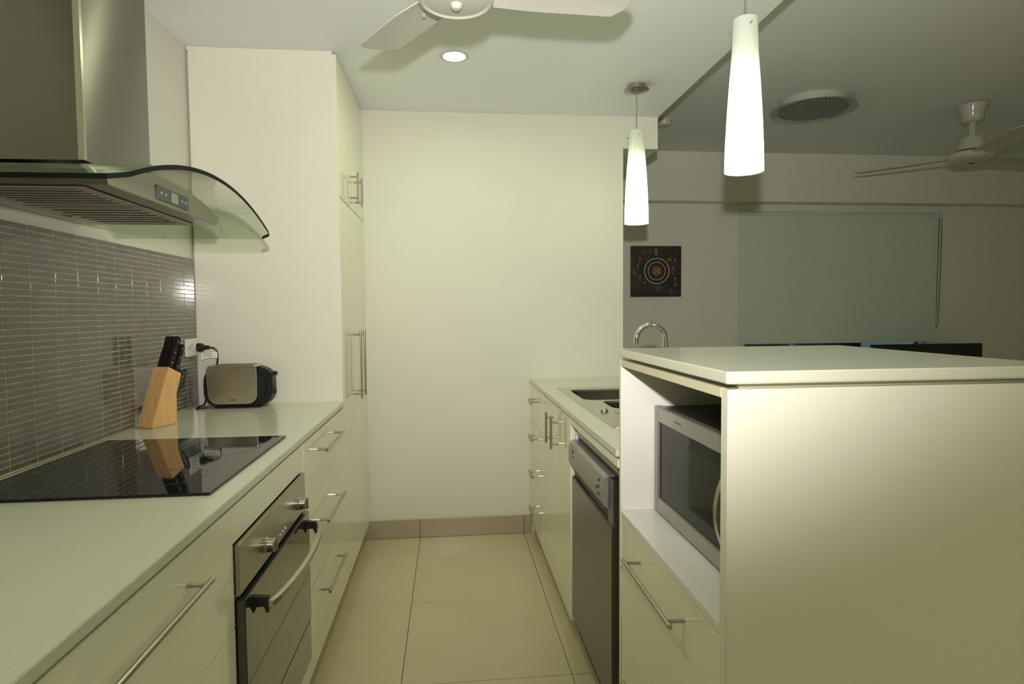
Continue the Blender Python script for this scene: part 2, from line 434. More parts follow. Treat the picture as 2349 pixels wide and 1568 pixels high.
obj('clock_display', B(-.4575, -.4562, 1.655, 1.735, .712, .748), M['lcd'], t, smooth=0)
for i in range(3): obj('indicator_button', lathe(new_bm(), [(.004, 0), (.004, .002), (.001, .0025)], (-.4568, 1.668 + i * .026, .697), 12, 'x'), M['outlet'], t)

# ---- cooktop
t = thing('ceramic_cooktop', 'black ceramic glass cooktop set into the stone bench', 'cooktop', (-.776, 1.657, .9))
gl = obj('glass_plate', B(-1.040, -.512, 1.351, 1.966, .9005, .9065, bevel=.002), M['black_glass'], t)
for (x, y, r) in ((-.90, 1.50, .105), (-.90, 1.81, .075), (-.65, 1.50, .075), (-.65, 1.81, .105)):
    bm = new_bm(); lathe(bm, [(r - .0012, .9064), (r - .0012, .9068), (r + .0012, .9068), (r + .0012, .9064)], (x, y, 0), 64, cap=False)
    obj('cooking_zone_ring', bm, M['ring'], gl)

# ---- rangehood
t = thing('rangehood', 'stainless chimney rangehood with arched green-tinted glass canopy', 'rangehood', (-.87, 1.65, 1.55))
HYc = 1.650
def glass_z(y):
    s = min(1, abs(y - HYc) / .462)
    return 1.541 + .092 * (1 - s ** 2.0) ** 1.0 - .012 * math.sin(PI * s) * (1 if s > .5 else 0) * 0
GX0, GX1, GT = -1.0705, -.580, .010
N = 48
ysg = [HYc - .462 + .924 * i / N for i in range(N + 1)]
bm = new_bm(); top, bot = [], []
def gxfront(i):
    y = ysg[i]; e = min(y - ysg[0], ysg[-1] - y); r = .03
    return GX1 - (r - math.sqrt(max(0, r * r - max(0, r - e) ** 2)))
for i, y in enumerate(ysg):
    z = glass_z(y); xf = gxfront(i)
    xs = [GX0, GX0 + (xf - GX0) * .5, xf]
    top.append([bm.verts.new((x, y, z)) for x in xs]); bot.append([bm.verts.new((x, y, z - GT)) for x in xs])
for i in range(N):
    for k in range(2):
        bm.faces.new((top[i][k], top[i][k + 1], top[i + 1][k + 1], top[i + 1][k])); bm.faces.new((bot[i][k], bot[i + 1][k], bot[i + 1][k + 1], bot[i][k + 1]))
for k in range(2): bm.faces.new((top[N][k], top[N][k + 1], bot[N][k + 1], bot[N][k]))     # far end stays clear
bmesh.ops.recalc_face_normals(bm, faces=bm.faces)
g = obj('glass_canopy', bm, M['glass_hood'], t)
bm = new_bm()
for i in range(N):
    a = [bm.verts.new(v) for v in ((gxfront(i), ysg[i], glass_z(ysg[i])), (gxfront(i + 1), ysg[i + 1], glass_z(ysg[i + 1])), (gxfront(i + 1), ysg[i + 1], glass_z(ysg[i + 1]) - GT), (gxfront(i), ysg[i], glass_z(ysg[i]) - GT))]
    bm.faces.new(a)
for i in (0,):
    a = [bm.verts.new(v) for v in ((GX0, ysg[i], glass_z(ysg[i])), (gxfront(i), ysg[i], glass_z(ysg[i])), (gxfront(i), ysg[i], glass_z(ysg[i]) - GT), (GX0, ysg[i], glass_z(ysg[i]) - GT))]
    bm.faces.new(a)
bmesh.ops.remove_doubles(bm, verts=bm.verts, dist=.0001)
obj('glass_rim', bm, M['glass_edge'], g)
# steel body hung below the arch
poly = [(1.352, 1.553)] + [(y, min(glass_z(y) - GT - .002, 1.6235)) for y in [1.338 + (1.962 - 1.338) * i / 30 for i in range(31)]] + [(1.948, 1.553)]
obj('body', prism(new_bm(), [(-1.0705, y, z) for y, z in poly], (-.693 + 1.0705, 0, 0), bevel=.0015), M['hood'], t)
cp = obj('control_panel', B(-.6932, -.6905, 1.561, 1.740, 1.5625, 1.597, bevel=.001), M['gpanel'], t)
obj('display', B(-.6908, -.6900, 1.640, 1.676, 1.567, 1.592), M['lcd'], cp, smooth=0)
for y in (1.585, 1.608, 1.700, 1.722): obj('button', lathe(new_bm(), [(.0035, 0), (.0035, .0015), (.001, .0018)], (-.6908, y, 1.580), 12, 'x'), M['alu'], cp)
for (fy0, fy1) in ((1.362, 1.590), (1.597, 1.905)):
    f = obj('grease_filter', B(-1.015, -.745, fy0, fy1, 1.5505, 1.5528), M['dark'], t, smooth=0)
    nsl = 7; pw = (fy1 - fy0 - .03) / nsl
    bm = new_bm(); box(bm, -1.015, -.980, fy0, fy1, 1.5488, 1.5504); box(bm, -.770, -.745, fy0, fy1, 1.5488, 1.5504)
    box(bm, -.980, -.770, fy0, fy0 + .015, 1.5488, 1.5504); box(bm, -.980, -.770, fy1 - .015, fy1, 1.5488, 1.5504)
    obj('filter_frame', bm, M['steel_h'], f, smooth=0)
    for k in range(nsl):
        y = fy0 + .015 + pw * (k + .5)
        obj('slat', B(-.9795, -.7705, y - pw * .31, y + pw * .31, 1.5486, 1.5504, bevel=.0005, seg=1), M['steel_h'], f, smooth=0)
    obj('latch', prism(new_bm(), [(-1.004, (fy0 + fy1) / 2 - .02, 1.5482), (-.990, (fy0 + fy1) / 2, 1.5482), (-1.004, (fy0 + fy1) / 2 + .02, 1.5482), (-1.010, (fy0 + fy1) / 2, 1.5482)], (0, 0, .0005)), M['black'], f, smooth=0)
# chimney with folded corners
CX, CY0, CY1 = -.812, 1.490, 1.811
def chim(x, y0, y1, z0, z1, r):
    p = [(XL + .002, y0)] + [(x - r + r * math.sin(a), y0 + r - r * math.cos(a)) for a in [PI / 2 * k / 6 for k in range(7)]] + \
        [(x - r + r * math.cos(a), y1 - r + r * math.sin(a)) for a in [PI / 2 * k / 6 for k in range(7)]] + [(XL + .002, y1)]
    return prism(new_bm(), [(a, b_, z0) for a, b_ in p], (0, 0, z1 - z0))
obj('chimney', chim(CX, CY0, CY1, 1.6345, ZK - .001, .012), M['steel'], t, smooth=40)
bm = new_bm(); box(bm, CX - .012, CX + .0015, CY0 - .0015, CY0 + .010, 1.6345, ZK - .001, bevel=.001)
obj('corner_trim', bm, M['satin'], t)

# ================================================================== RIGHT RUN
RF = .462
def right_front(name, y0, y1, z0, z1, parent): return obj(name, B(RF, RF + .019, y0 + .0015, y1 - .0015, z0, z1, bevel=.001), M['gloss'], parent)
t = thing('drawer_cabinet', 'narrow cream cabinet with four drawers against the back wall', 'cabinet', (.76, 3.27, 0))
obj('body', B(RF + .0205, 1.055, 3.0405, YB - .002, .065, .8785), M['white_in'], t, smooth=0)
obj('kick_board', B(.505, .520, 3.0405, YB - .013, .0005, .0645), M['kick'], t, smooth=0)
for z0, z1, h in ((.667, .872, .806), (.466, .6645, .606), (.266, .4635, .407), (.0655, .2635, .207)):
    d = right_front('drawer_front', 3.0405, YB - .003, z0, z1, t)
    handle_bar('handle', (.430, 3.195, h), (.430, 3.350, h), RF, d)
t = thing('sink_cabinet', 'cream two-door cabinet under the kitchen sink', 'cabinet', (.76, 2.685, 0))
bm = new_bm(); box(bm, RF + .0205, 1.055, 2.335, 2.351, .065, .8785); box(bm, RF + .0205, 1.055, 3.023, 3.039, .065, .8785); box(bm, RF + .0205, 1.055, 2.3515, 3.0225, .065, .081); box(bm, 1.045, 1.055, 2.3515, 3.0225, .0815, .8785)
obj('body', bm, M['white_in'], t, smooth=0)
obj('kick_board', B(.505, .520, 2.335, 3.039, .0005, .0645), M['kick'], t, smooth=0)
for (y0, y1, hy) in ((2.333, 2.686, 2.603), (2.686, 3.0395, 2.735)):
    d = right_front('door', y0, y1, .0655, .872, t)
    handle_bar('handle', (.430, hy, .693), (.430, hy, .830), RF, d)
# filler rail over dishwasher
rail = obj('filler_rail', B(RF, RF + .019, 1.656, 2.3315, .8485, .872, bevel=.001), M['gloss']); tag(rail, 'thin cream rail directly above the dishwasher', 'panel')
# ---- dishwasher
t = thing('dishwasher', 'freestanding silver dishwasher tucked between sink cabinet and bar', 'dishwasher', (.76, 2.03, 0))
DY0, DY1 = 1.735, 2.328
obj('body', B(.492, 1.05, DY0, DY1, .02, .800), M['black'], t, smooth=0)  # black so the gap below the worktop reads as shade
obj('worktop', B(.486, 1.05, DY0, DY1, .8025, .842, bevel=.006), M['silver'], t)
prof = [(.4915, .790), (.470, .790), (.458, .782), (.453, .760), (.453, .715), (.458, .697), (.466, .690), (.4915, .690)]
cpn = obj('control_panel', prism(new_bm(), [(x, DY0 + .06, z) for x, z in prof], (0, DY1 - DY0 - .06, 0), bevel=.001), M['silver'], t)
for (y, z) in ((1.845, .765), (1.845, .745), (1.870, .735), (1.845, .722)): obj('button', B(.4510, .4533, y - .007, y + .007, z - .004, z + .004, bevel=.001), M['black_soft'], cpn)
obj('maker_mark', B(.4518, .4533, 2.235, 2.262, .738, .744), M['black_soft'], cpn, smooth=0)
obj('power_button', B(.4515, .4533, 2.240, 2.256, .752, .766, bevel=.001), M['black_soft'], cpn)
obj('handle_recess', B(.476, .4915, DY0 + .02, DY1 - .004, .652, .689), M['black'], t, smooth=0)
bm = new_bm(); box(bm, .466, .4915, DY0, DY1, .095, .650, bevel=.004)
box(bm, .470, .4915, DY0, DY0 + .058, .6505, .788, bevel=.002)
obj('door_panel', bm, M['steel'], t)
obj('kick_plate', B(.505, .520, DY0 + .01, DY1 - .01, .004, .092), M['silver'], t, smooth=0)
# ---- sink
t = thing('kitchen_sink', 'stainless inset sink with two bowls and drainer', 'sink', (.77, 2.5, .9))
def rrect(x0, x1, y0, y1, r, z, n=6):
    p = []
    for (cx, cy, a0) in ((x1 - r, y1 - r, 0), (x0 + r, y1 - r, 90), (x0 + r, y0 + r, 180), (x1 - r, y0 + r, 270)):
        p += [(a, b_, z) for a, b_ in arc(cx, cy, r, a0, a0 + 90, n)]
    return p
bowls = [(.575, .905, 2.585, 2.945, .05), (.640, .890, 2.345, 2.555, .04)]
bm = new_bm()
outer = rrect(.533, 1.012, 1.963, 3.047, .022, .9035)
def loop(bm, pts): return [bm.verts.new(p) for p in pts]
ov = loop(bm, outer); es = [bm.edges.new((ov[i], ov[(i + 1) % len(ov)])) for i in range(len(ov))]
bl = []
for (x0, x1, y0, y1, r) in bowls:
    v = loop(bm, rrect(x0, x1, y0, y1, r, .9035)); bl.append(v); es += [bm.edges.new((v[i], v[(i + 1) % len(v)])) for i in range(len(v))]
bmesh.ops.triangle_fill(bm, use_beauty=True, edges=es)
lo = loop(bm, rrect(.531, 1.014, 1.961, 3.049, .024, .9004))
for i in range(len(ov)): bm.faces.new((ov[i], ov[(i + 1) % len(ov)], lo[(i + 1) % len(ov)], lo[i]))
bmesh.ops.recalc_face_normals(bm, faces=bm.faces)
deck = obj('deck', bm, M['sink'], t, smooth=25)
for (x0, x1, y0, y1, r), dep in zip(bowls, (.17, .13)):
    bm = new_bm(); rings = []
    for (ins, dz, rr) in ((0, 0, r), (.006, -.008, r), (.012, -dep * .8, r), (.03, -dep, r * .8)):
        rings.append(loop(bm, rrect(x0 + ins, x1 - ins, y0 + ins, y1 - ins, max(.01, rr - ins * .3), .9035 + dz)))
    for a, b_ in zip(rings, rings[1:]):
        for i in range(len(a)): bm.faces.new((a[i], b_[i], b_[(i + 1) % len(a)], a[(i + 1) % len(a)]))
    bm.faces.new(rings[-1][::-1])
    bmesh.ops.recalc_face_normals(bm, faces=bm.faces)
    bw = obj('bowl', bm, M['bowl'], t)
    obj('drain', lathe(new_bm(), [(.028, 0), (.028, .003), (.02, .003), (.018, .001)], ((x0 + x1) / 2, (y0 + y1) / 2, .9035 - dep + .0005), 24), M['chrome'], bw)
for k in range(7): obj('drainer_rib', B(.62 + .05 * k, .632 + .05 * k, 2.02, 2.28, .9034, .9058, bevel=.002), M['sink'], t)
bm = new_bm(); box(bm, .570, .598, 2.24, 2.33, .9036, .9085, bevel=.004)
obj('waste_knob', lathe(new_bm(), [(.016, 0), (.016, .006), (.010, .012), (.003, .013)], (.583, 2.285, .9036), 20), M['chrome'], t); bm.free()
# ---- gooseneck tap
t = thing('gooseneck_tap', 'chrome gooseneck mixer tap behind the sink', 'tap', (.945, 2.62, .904))
bx, by = .945, 2.62; R = .066
pts = [(bx, by, .93), (bx, by, 1.05)] + [(bx - R + R * math.cos(a), by, 1.158 + R * math.sin(a)) for a in [PI * k / 20 for k in range(21)]] + [(bx - 2 * R - .002, by, 1.143)]
obj('spout', tube(new_bm(), pts, .0105, 18), M['chrome'], t)
obj('base', lathe(new_bm(), [(.028, .9040), (.028, .910), (.022, .914), (.022, .960), (.016, .966), (.0105, .967)], (bx, by, 0), 28), M['chrome'], t)
obj('lever', tube(new_bm(), [(bx, by + .018, .945), (bx, by + .045, .952), (bx, by + .10, .972)], [.009, .006, .005], 12), M['chrome'], t)

# ================================================================== BAR CABINET + MICROWAVE
t = thing('bar_cabinet', 'cream bar cabinet with open microwave niche and drawers below', 'cabinet', (.77, 1.31, 0))
obj('end_panel', B(.462, 1.09, .981, 1.0075, .0005, 1.153, bevel=.0015), M['panel'], t)
obj('side_panel', B(.462, 1.09, 1.6275, 1.6435, .0005, 1.153, bevel=.001), M['panel'], t)
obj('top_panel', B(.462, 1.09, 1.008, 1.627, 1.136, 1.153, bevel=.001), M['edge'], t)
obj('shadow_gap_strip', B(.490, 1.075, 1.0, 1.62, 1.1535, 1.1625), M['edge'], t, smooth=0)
obj('back_panel', B(1.074, 1.09, 1.008, 1.627, .0005, 1.1355), M['white_in'], t, smooth=0)
obj('niche_shelf', B(.463, 1.0735, 1.008, 1.627, .719, .738, bevel=.001), M['white_in'], t)
obj('niche_lining', B(.466, 1.0735, 1.6255, 1.6272, .7385, 1.1355), M['white_in'], t, smooth=0)
obj('kick_board', B(.505, .52, 1.008, 1.627, .0005, .0645), M['kick'], t, smooth=0)
for z0, z1, h in ((.405, .7165, .661), (.0655, .4025, .346)):
    d = obj('drawer_front', B(.464, .482, 1.0095, 1.6255, z0, z1, bevel=.001), M['gloss'], t)
    handle_bar('handle', (.426, 1.149, h), (.426, 1.482, h), .464, d)
# microwave
t = thing('microwave_oven', 'silver microwave oven with dark door sitting in the bar niche', 'microwave', (.75, 1.36, .738))
MX, MY0, MY1, MZ0, MZ1 = .553, 1.035, 1.618, .7435, 1.029
obj('case', B(MX + .022, .93, MY0 + .002, MY1 - .002, MZ0 + .004, MZ1 - .002, bevel=.003), M['black_soft'], t)
bm = new_bm(); DW0 = MY0 + .103   # door runs from the far end to the keypad
box(bm, MX, MX + .0215, MY1 - .028, MY1, MZ0, MZ1, bevel=.002); box(bm, MX, MX + .0215, DW0, MY1 - .0285, MZ1 - .040, MZ1, bevel=.002)
box(bm, MX, MX + .0215, DW0, MY1 - .0285, MZ0, MZ0 + .040, bevel=.002); box(bm, MX, MX + .0215, DW0, DW0 + .03, MZ0 + .0402, MZ1 - .0402, bevel=.002)
d = obj('door', bm, M['silver'], t)
obj('door_glass', B(MX + .006, MX + .0214, DW0 + .0305, MY1 - .0285, MZ0 + .0405, MZ1 - .0405), M['mw_glass'], d, smooth=0)
obj('window_mesh', B(MX + .0052, MX + .0062, DW0 + .055, MY1 - .058, MZ0 + .072, MZ1 - .066), M['mw_mesh'], d, smooth=0)
obj('maker_mark', B(MX - .0004, MX + .001, 1.425, 1.470, MZ1 - .021, MZ1 - .0165), M['gpanel'], d, smooth=0)
pts = [(MX - .034 * math.sin(PI * k / 16) ** .8 + .002, DW0 + .012, MZ0 + .045 + (MZ1 - MZ0 - .09) * k / 16) for k in range(17)]
bm = new_bm(); rails = []
for (x, y, z) in pts: rails.append([bm.verts.new((x - .005, y - .008, z)), bm.verts.new((x - .005, y + .008, z)), bm.verts.new((x + .005, y + .008, z)), bm.verts.new((x + .005, y - .008, z))])
for a, b_ in zip(rails, rails[1:]):
    for k in range(4): bm.faces.new((a[k], a[(k + 1) % 4], b_[(k + 1) % 4], b_[k]))
bm.faces.new(rails[0][::-1]); bm.faces.new(rails[-1]); bmesh.ops.recalc_face_normals(bm, faces=bm.faces)
obj('door_handle', bm, M['satin'], d)
kp = obj('keypad', B(MX, MX + .0215, MY0, DW0 - .001, MZ0, MZ1, bevel=.002), M['silver'], t)
for r in range(5):
    for c in range(3): obj('key', B(MX - .001, MX + .001, MY0 + .018 + c * .026, MY0 + .036 + c * .026, MZ0 + .04 + r * .030, MZ0 + .055 + r * .030), M['black_soft'], kp, smooth=0)
for x in (.60, .90):
    for y in (MY0 + .04, MY1 - .04): obj('foot', lathe(new_bm(), [(.012, .7385), (.012, .7475)], (x, y, 0), 14), M['black'], t)

# ================================================================== SMALL THINGS ON THE LEFT BENCH
KB = Vector((-1.006, 2.172, .9)); ku = Vector((.367, .930, 0)).normalized(); kw = Vector((-ku.y, ku.x, 0)); kz = Vector((0, 0, 1))
def kp_(s, z, a=0.0): return KB + ku * s + kw * a + kz * (z - .9)
prof = [(0.004, .9008), (.110, .9008), (.112, 1.004), (.137, 1.0755), (.081, 1.104), (.002, .906)]
t = thing('knife_block', 'slanted beech wood knife block standing against the grey mosaic tiles', 'knife block', tuple(KB))
obj('block', prism(new_bm(), [kp_(s, z) for s, z in prof], kw * .064, bevel=.0015), M['wood'], t, smooth=20)
klean = (kp_(.081, 1.104) - kp_(.002, .906)).normalized(); ktop = (kp_(.137, 1.0755) - kp_(.081, 1.104)).normalized()
def knife(a, s, L, wd, label):
    base = kp_(.081, 1.104) + ktop * s + kw * a + klean * .0008
    t = thing('kitchen_knife', label, 'knife', tuple(base), 'black-handled knives in the wooden block')
    th = .0135
    pr = [(-wd * .46, 0), (-wd * .5, L * .35), (-wd * .42, L * .7), (-wd * .5, L * .93), (-wd * .3, L), (wd * .25, L), (wd * .5, L * .93), (wd * .46, L * .6), (wd * .5, L * .3), (wd * .44, 0)]
    h = obj('handle', prism(new_bm(), [base + ktop * p + klean * q for p, q in pr], kw * th, bevel=.0025), M['black'], t)
    for f in (.18, .5, .84):
        c = base + klean * (L * f) - kw * .0006
        obj('rivet', cyl(new_bm(), c, c + kw * (th + .0012), .0023, 12), M['rivet'], t)
for i, a in enumerate((.005, .0245, .044)):
    knife(a, .016, .118, .024, ('black riveted knife handle in the tall row of the knife block, on its bench side', 'black riveted knife handle in the tall row of the knife block, in the middle', 'black riveted knife handle in the tall row of the knife block, beside the tiles')[i])
for i, a in enumerate((.005, .0245, .044)):
    knife(a, .043, .100, .019, ('shorter black knife handle in the low row of the knife block, on its bench side', 'shorter black knife handle in the low row of the knife block, in the middle', 'shorter black knife handle in the low row of the knife block, beside the tiles')[i])
# scissors hanging in the rear slot
t = thing('kitchen_scissors', 'kitchen scissors with a looped black handle in the back of the knife block', 'scissors', tuple(kp_(.125, 1.02, .02)))
for a in (.012, .036):
    p = []
    for k in range(20):
        an = 2 * PI * k / 20
        p.append(kp_(.151 + .011 * math.cos(an) + .016 * math.sin(an), 1.052 + .035 * math.sin(an), a))
    obj('handle_loop', tube(new_bm(), p, .0035, 10, closed=True), M['black'], t)
obj('shank', tube(new_bm(), [kp_(.134, 1.022, .024), kp_(.127, 1.010, .024), kp_(.117, .985, .024)], [.006, .006, .004], 10), M['black'], t)

# ---- toaster
t = thing('toaster', 'two-slice black and brushed steel toaster beside the pantry', 'toaster', (-.872, 2.66, .9))
TX0, TX1, TZ0, TZ1 = -1.010, -.734, .9015, 1.073
def sup(cx, cz, hx, hz, n, k=48):
    p = []
    for i in range(k):
        a = 2 * PI * i / k; ca, sa = math.cos(a), math.sin(a)
        p.append((cx + hx * math.copysign(abs(ca) ** (2 / n), ca), cz + hz * math.copysign(abs(sa) ** (2 / n), sa)))
    return p
cx, cz = (TX0 + TX1) / 2, (TZ0 + TZ1) / 2
out = sup(cx, cz, (TX1 - TX0) / 2, (TZ1 - TZ0) / 2, 3.4)
obj('shell', prism(new_bm(), [(x, 2.606, z) for x, z in out], (0, .106, 0), bevel=.026), M['toaster_black'], t)
# steel side plate, rounded at its foot, and steel top
pl = [(-.988, 1.066), (-.988, 1.02), (-.984, .975)] + [(a, b_) for a, b_ in arc(-.945, .956, .038, 190, 270, 6)] + [(a, b_) for a, b_ in arc(-.828, .956, .038, 270, 355, 6)] + [(-.789, 1.02), (-.791, 1.066)]
for y in (2.6025, 2.7095): obj('side_plate', prism(new_bm(), [(x, y, z) for x, z in pl], (0, .004, 0), bevel=.0012), M['toaster'], t)
tp = obj('top_plate', B(-.985, -.793, 2.6035, 2.7125, 1.0665, 1.0755, bevel=.003), M['toaster'], t)
for y in (2.632, 2.690): obj('toast_slot', B(-.962, -.812, y - .012, y + .012, 1.0752, 1.0764), M['dark'], tp, smooth=0)
lv = obj('lever', B(-.742, -.722, 2.648, 2.672, 1.030, 1.046, bevel=.004), M['black'], t)
obj('browning_dial', lathe(new_bm(), [(.014, 0), (.014, .008), (.010, .010)], (-.738, 2.66, .965), 20, 'x'), M['black'], t)
obj('maker_mark', B(-.898, -.874, 2.6015, 2.6027, .9335, .9365), M['black'], t, smooth=0)
obj('foot_rail', B(-.965, -.780, 2.616, 2.702, .9005, .9050, bevel=.001), M['black'], t)
obj('plug', lathe(new_bm(), [(.018, 0), (.0185, .012), (.017, .020), (.009, .028), (.0075, .046)], (-1.0545, 2.702, 1.147), 20, 'x'), M['black'], t)
cordp = [(-1.012, 2.702, 1.147), (-.990, 2.702, 1.144), (-.979, 2.703, 1.134), (-.977, 2.705, 1.118), (-.979, 2.712, 1.10), (-.985, 2.722, 1.080), (-1.000, 2.727, 1.04), (-1.020, 2.727, .98), (-1.030, 2.715, .93), (-1.032, 2.69, .9055), (-1.034, 2.64, .9045), (-1.030, 2.605, .9045), (-1.012, 2.598, .9050), (-.985, 2.604, .907)]
obj('power_cord', tube(new_bm(), cordp, .0036, 10), M['black'], t)
tg = prism(new_bm(), [(-.972, 2.690, 1.128), (-1.006, 2.688, 1.126), (-1.036, 2.688, 1.120), (-1.036, 2.688, 1.094), (-1.006, 2.688, 1.103), (-.972, 2.690, 1.102)], (0, .0008, 0))
tgo = obj('cord_tag', tg, M['white_tag'], t, smooth=0)
for k in range(3): obj('printed_line', B(-1.028, -.992, 2.6872, 2.6879, 1.121 - .0055 * k, 1.1222 - .0055 * k), M['gpanel'], tgo, smooth=0)
# ---- outlet
t = thing('power_outlet', 'white double power outlet on the mosaic splashback behind the toaster', 'outlet', (-1.068, 2.67, 1.148))
obj('plate', B(-1.0705, -1.0615, 2.611, 2.7285, 1.112, 1.185, bevel=.003), M['outlet'], t)
obj('socket_face', lathe(new_bm(), [(.0195, 0), (.0195, .0025), (.018, .003)], (-1.0616, 2.702, 1.147), 26, 'x'), M['outlet'], t)
for y in (2.628, 2.655): obj('switch', B(-1.0618, -1.0585, y - .005, y + .005, 1.160, 1.174, bevel=.001), M['outlet'], t)
obj('socket_slot', B(-1.0616, -1.0612, 2.640, 2.644, 1.144, 1.152), M['black'], t, smooth=0)

# ================================================================== CEILING THINGS
def pendant(x, y, z0, z1, label):
    t = thing('pendant_light', label, 'pendant light', (x, y, ZK), 'pendant lights over the bar')
    prof = [(.0600, z0), (.0585, z0 + .06), (.0540, z0 + .16), (.0470, z0 + .27), (.0400, z0 + .37), (.0365, z1)]
    bm = new_bm(); lathe(bm, prof, (x, y, 0), 48, cap=False)
    sh = obj('glass_shade', bm, M['opal'], t, smooth=60)
    # opal disc that closes the neck
    obj('shade_neck', lathe(new_bm(), [(.0355, z1 - .006), (.0355, z1 - .002), (.006, z1 - .001)], (x, y, 0), 32, cap=False), M['opal'], t)
    bl = obj('bulb', lathe(new_bm(), [(.010, z0 + .06), (.020, z0 + .075), (.024, z0 + .13), (.024, z0 + .21), (.018, z0 + .26), (.010, z0 + .27)], (x, y, 0), 24), M['bulb'], t)
    obj('lamp_holder', lathe(new_bm(), [(.016, z0 + .275), (.018, z0 + .28), (.018, z0 + .36), (.008, z0 + .37), (.004, z1 - .004)], (x, y, 0), 20), M['outlet'], t)
    obj('cable', tube(new_bm(), [(x, y, z1 - .003), (x, y, ZK - .028)], .0022, 8), M['satin'], t)
    obj('canopy', lathe(new_bm(), [(.010, ZK - .030), (.060, ZK - .024), (.060, ZK - .021), (.046, ZK - .018), (.046, ZK - .0005)], (x, y, 0), 40), M['satin'], t)
    for a in (25, 145, 265):
        ca, sa = math.cos(math.radians(a)), math.sin(math.radians(a)); r = .0375
        obj('fixing_pin', cyl(new_bm(), (x + ca * (r - .003), y + sa * (r - .003), z1 - .028), (x + ca * (r + .013), y + sa * (r + .013), z1 - .028), .0024, 8), M['satin'], t)
pendant(.938, 3.024, 1.721, 2.178, 'frosted glass pendant light hanging over the sink end of the bench')
pendant(.938, 1.894, 1.724, 2.197, 'frosted glass pendant light hanging beside the bar top')

def downlight(x, y, label):
    t = thing('downlight', label, 'downlight', (x, y, ZK))
    obj('trim_ring', lathe(new_bm(), [(.0490, -.0045), (.058, -.0052), (.064, -.0030), (.064, -.0004), (.0490, -.0004), (.0490, -.0045)], (x, y, ZK), 48, cap=False), M['fan_gloss'], t)
    obj('lamp', lathe(new_bm(), [(.0475, -.0012), (.0475, -.0008)], (x, y, ZK), 40), M['downlight'], t)
downlight(.036, 2.743, 'lit round recessed downlight in the kitchen ceiling near the fan')
downlight(-.56, .95, 'lit round recessed downlight in the kitchen ceiling above the near end of the long bench')
downlight(-.35, -1.3, 'added unseen fill downlight in the kitchen ceiling near the rear wall, on the bench side')  # lamp added out of view for light from behind
downlight(.62, -1.1, 'added unseen fill downlight in the kitchen ceiling near the rear wall, on the lounge side')  # also added out of view, to brighten the bar's end panel
# fill light added out of view to brighten the bar and lounge
t = thing('oyster_light', 'added unseen fill light, round and flush, at the rear of the room', 'ceiling light', (2.35, -.75, ZL))
obj('base', lathe(new_bm(), [(.205, ZL - .020), (.205, ZL - .0005)], (2.35, -.75, 0), 48), M['fan'], t)
obj('diffuser', lathe(new_bm(), [(.02, ZL - .075), (.12, ZL - .068), (.19, ZL - .045), (.200, ZL - .0205)], (2.35, -.75, 0), 48), M['fill_oyster'], t)

def fan_blade(c, ang, r0, r1, hw, pitch, thick=.005, camber=.006):
    """one blade; t axis runs anticlockwise, the clockwise edge is raised by pitch"""
    c = Vector(c); d = Vector((math.cos(ang), math.sin(ang), 0)); e = Vector((-math.sin(ang), math.cos(ang), 0))
    bm = new_bm(); nt_, nr = 6, 16
    topv, botv = [], []
    for i in range(nr + 1):
        rr = r0 + (r1 - r0) * i / nr; f = (rr - r0) / (r1 - r0)
        half = hw * (0.80 + .20 * min(1, f * 3))
        row_t, row_b = [], []
        for k in range(nt_ + 1):
            u = -1 + 2 * k / nt_
            # rounded tip
            rt = rr - (r1 - r0) * .10 * (abs(u) ** 3) * max(0, (f - .6) / .4)
            z = pitch * (1 - u) / 2 + camber * (1 - u * u)
            p = c + d * rt + e * (half * u) + Vector((0, 0, z))
            row_t.append(bm.verts.new(p + Vector((0, 0, thick)))); row_b.append(bm.verts.new(p))
        topv.append(row_t); botv.append(row_b)
    for i in range(nr):
        for k in range(nt_):
            bm.faces.new((topv[i][k], topv[i + 1][k], topv[i + 1][k + 1], topv[i][k + 1])); bm.faces.new((botv[i][k], botv[i][k + 1], botv[i + 1][k + 1], botv[i + 1][k]))
    for i in range(nr):
        for k in (0, nt_): bm.faces.new((topv[i][k], topv[i + 1][k], botv[i + 1][k], botv[i][k]))
    for k in range(nt_):
        for i in (0, nr): bm.faces.new((topv[i][k], topv[i][k + 1], botv[i][k + 1], botv[i][k]))
    bmesh.ops.recalc_face_normals(bm, faces=bm.faces)
    return bm
# ---- kitchen fan
FXc, FYc, FZ = .027, 1.565, 2.060
t = thing('ceiling_fan', 'cream three-blade ceiling fan on the kitchen ceiling', 'ceiling fan', (FXc, FYc, ZK))
obj('hub', lathe(new_bm(), [(.001, 2.046), (.020, 2.046), (.070, 2.052), (.080, 2.054), (.086, 2.050), (.092, 2.054), (.094, 2.066), (.090, 2.070)], (FXc, FYc, 0), 56), M['fan'], t)
obj('motor_housing', lathe(new_bm(), [(.080, 2.0905), (.085, 2.10), (.082, 2.15), (.055, 2.18), (.03, 2.19)], (FXc, FYc, 0), 40), M['fan'], t)
obj('hub_cap', lathe(new_bm(), [(.0015, 2.0325), (.009, 2.034), (.0145, 2.040), (.016, 2.0455)], (FXc, FYc, 0), 28), M['fan_gloss'], t)
obj('rod', cyl(new_bm(), (FXc, FYc, 2.191), (FXc, FYc, ZK - .06), .011), M['fan'], t)
obj('canopy', lathe(new_bm(), [(.022, ZK - .0595), (.045, ZK - .05), (.062, ZK - .001)], (FXc, FYc, 0), 36), M['fan'], t)
for a in (122.6, 2.6, 242.6):
    b = obj('blade', fan_blade((FXc, FYc, 2.071), math.radians(a), .075, .452, .064, .020), M['fan'], t)
    ca, sa = math.cos(math.radians(a)), math.sin(math.radians(a))
    obj('screw', lathe(new_bm(), [(.0045, 2.0735), (.004, 2.0855)], (FXc + ca * .155, FYc + sa * .155, 0), 12), M['rivet'], b)
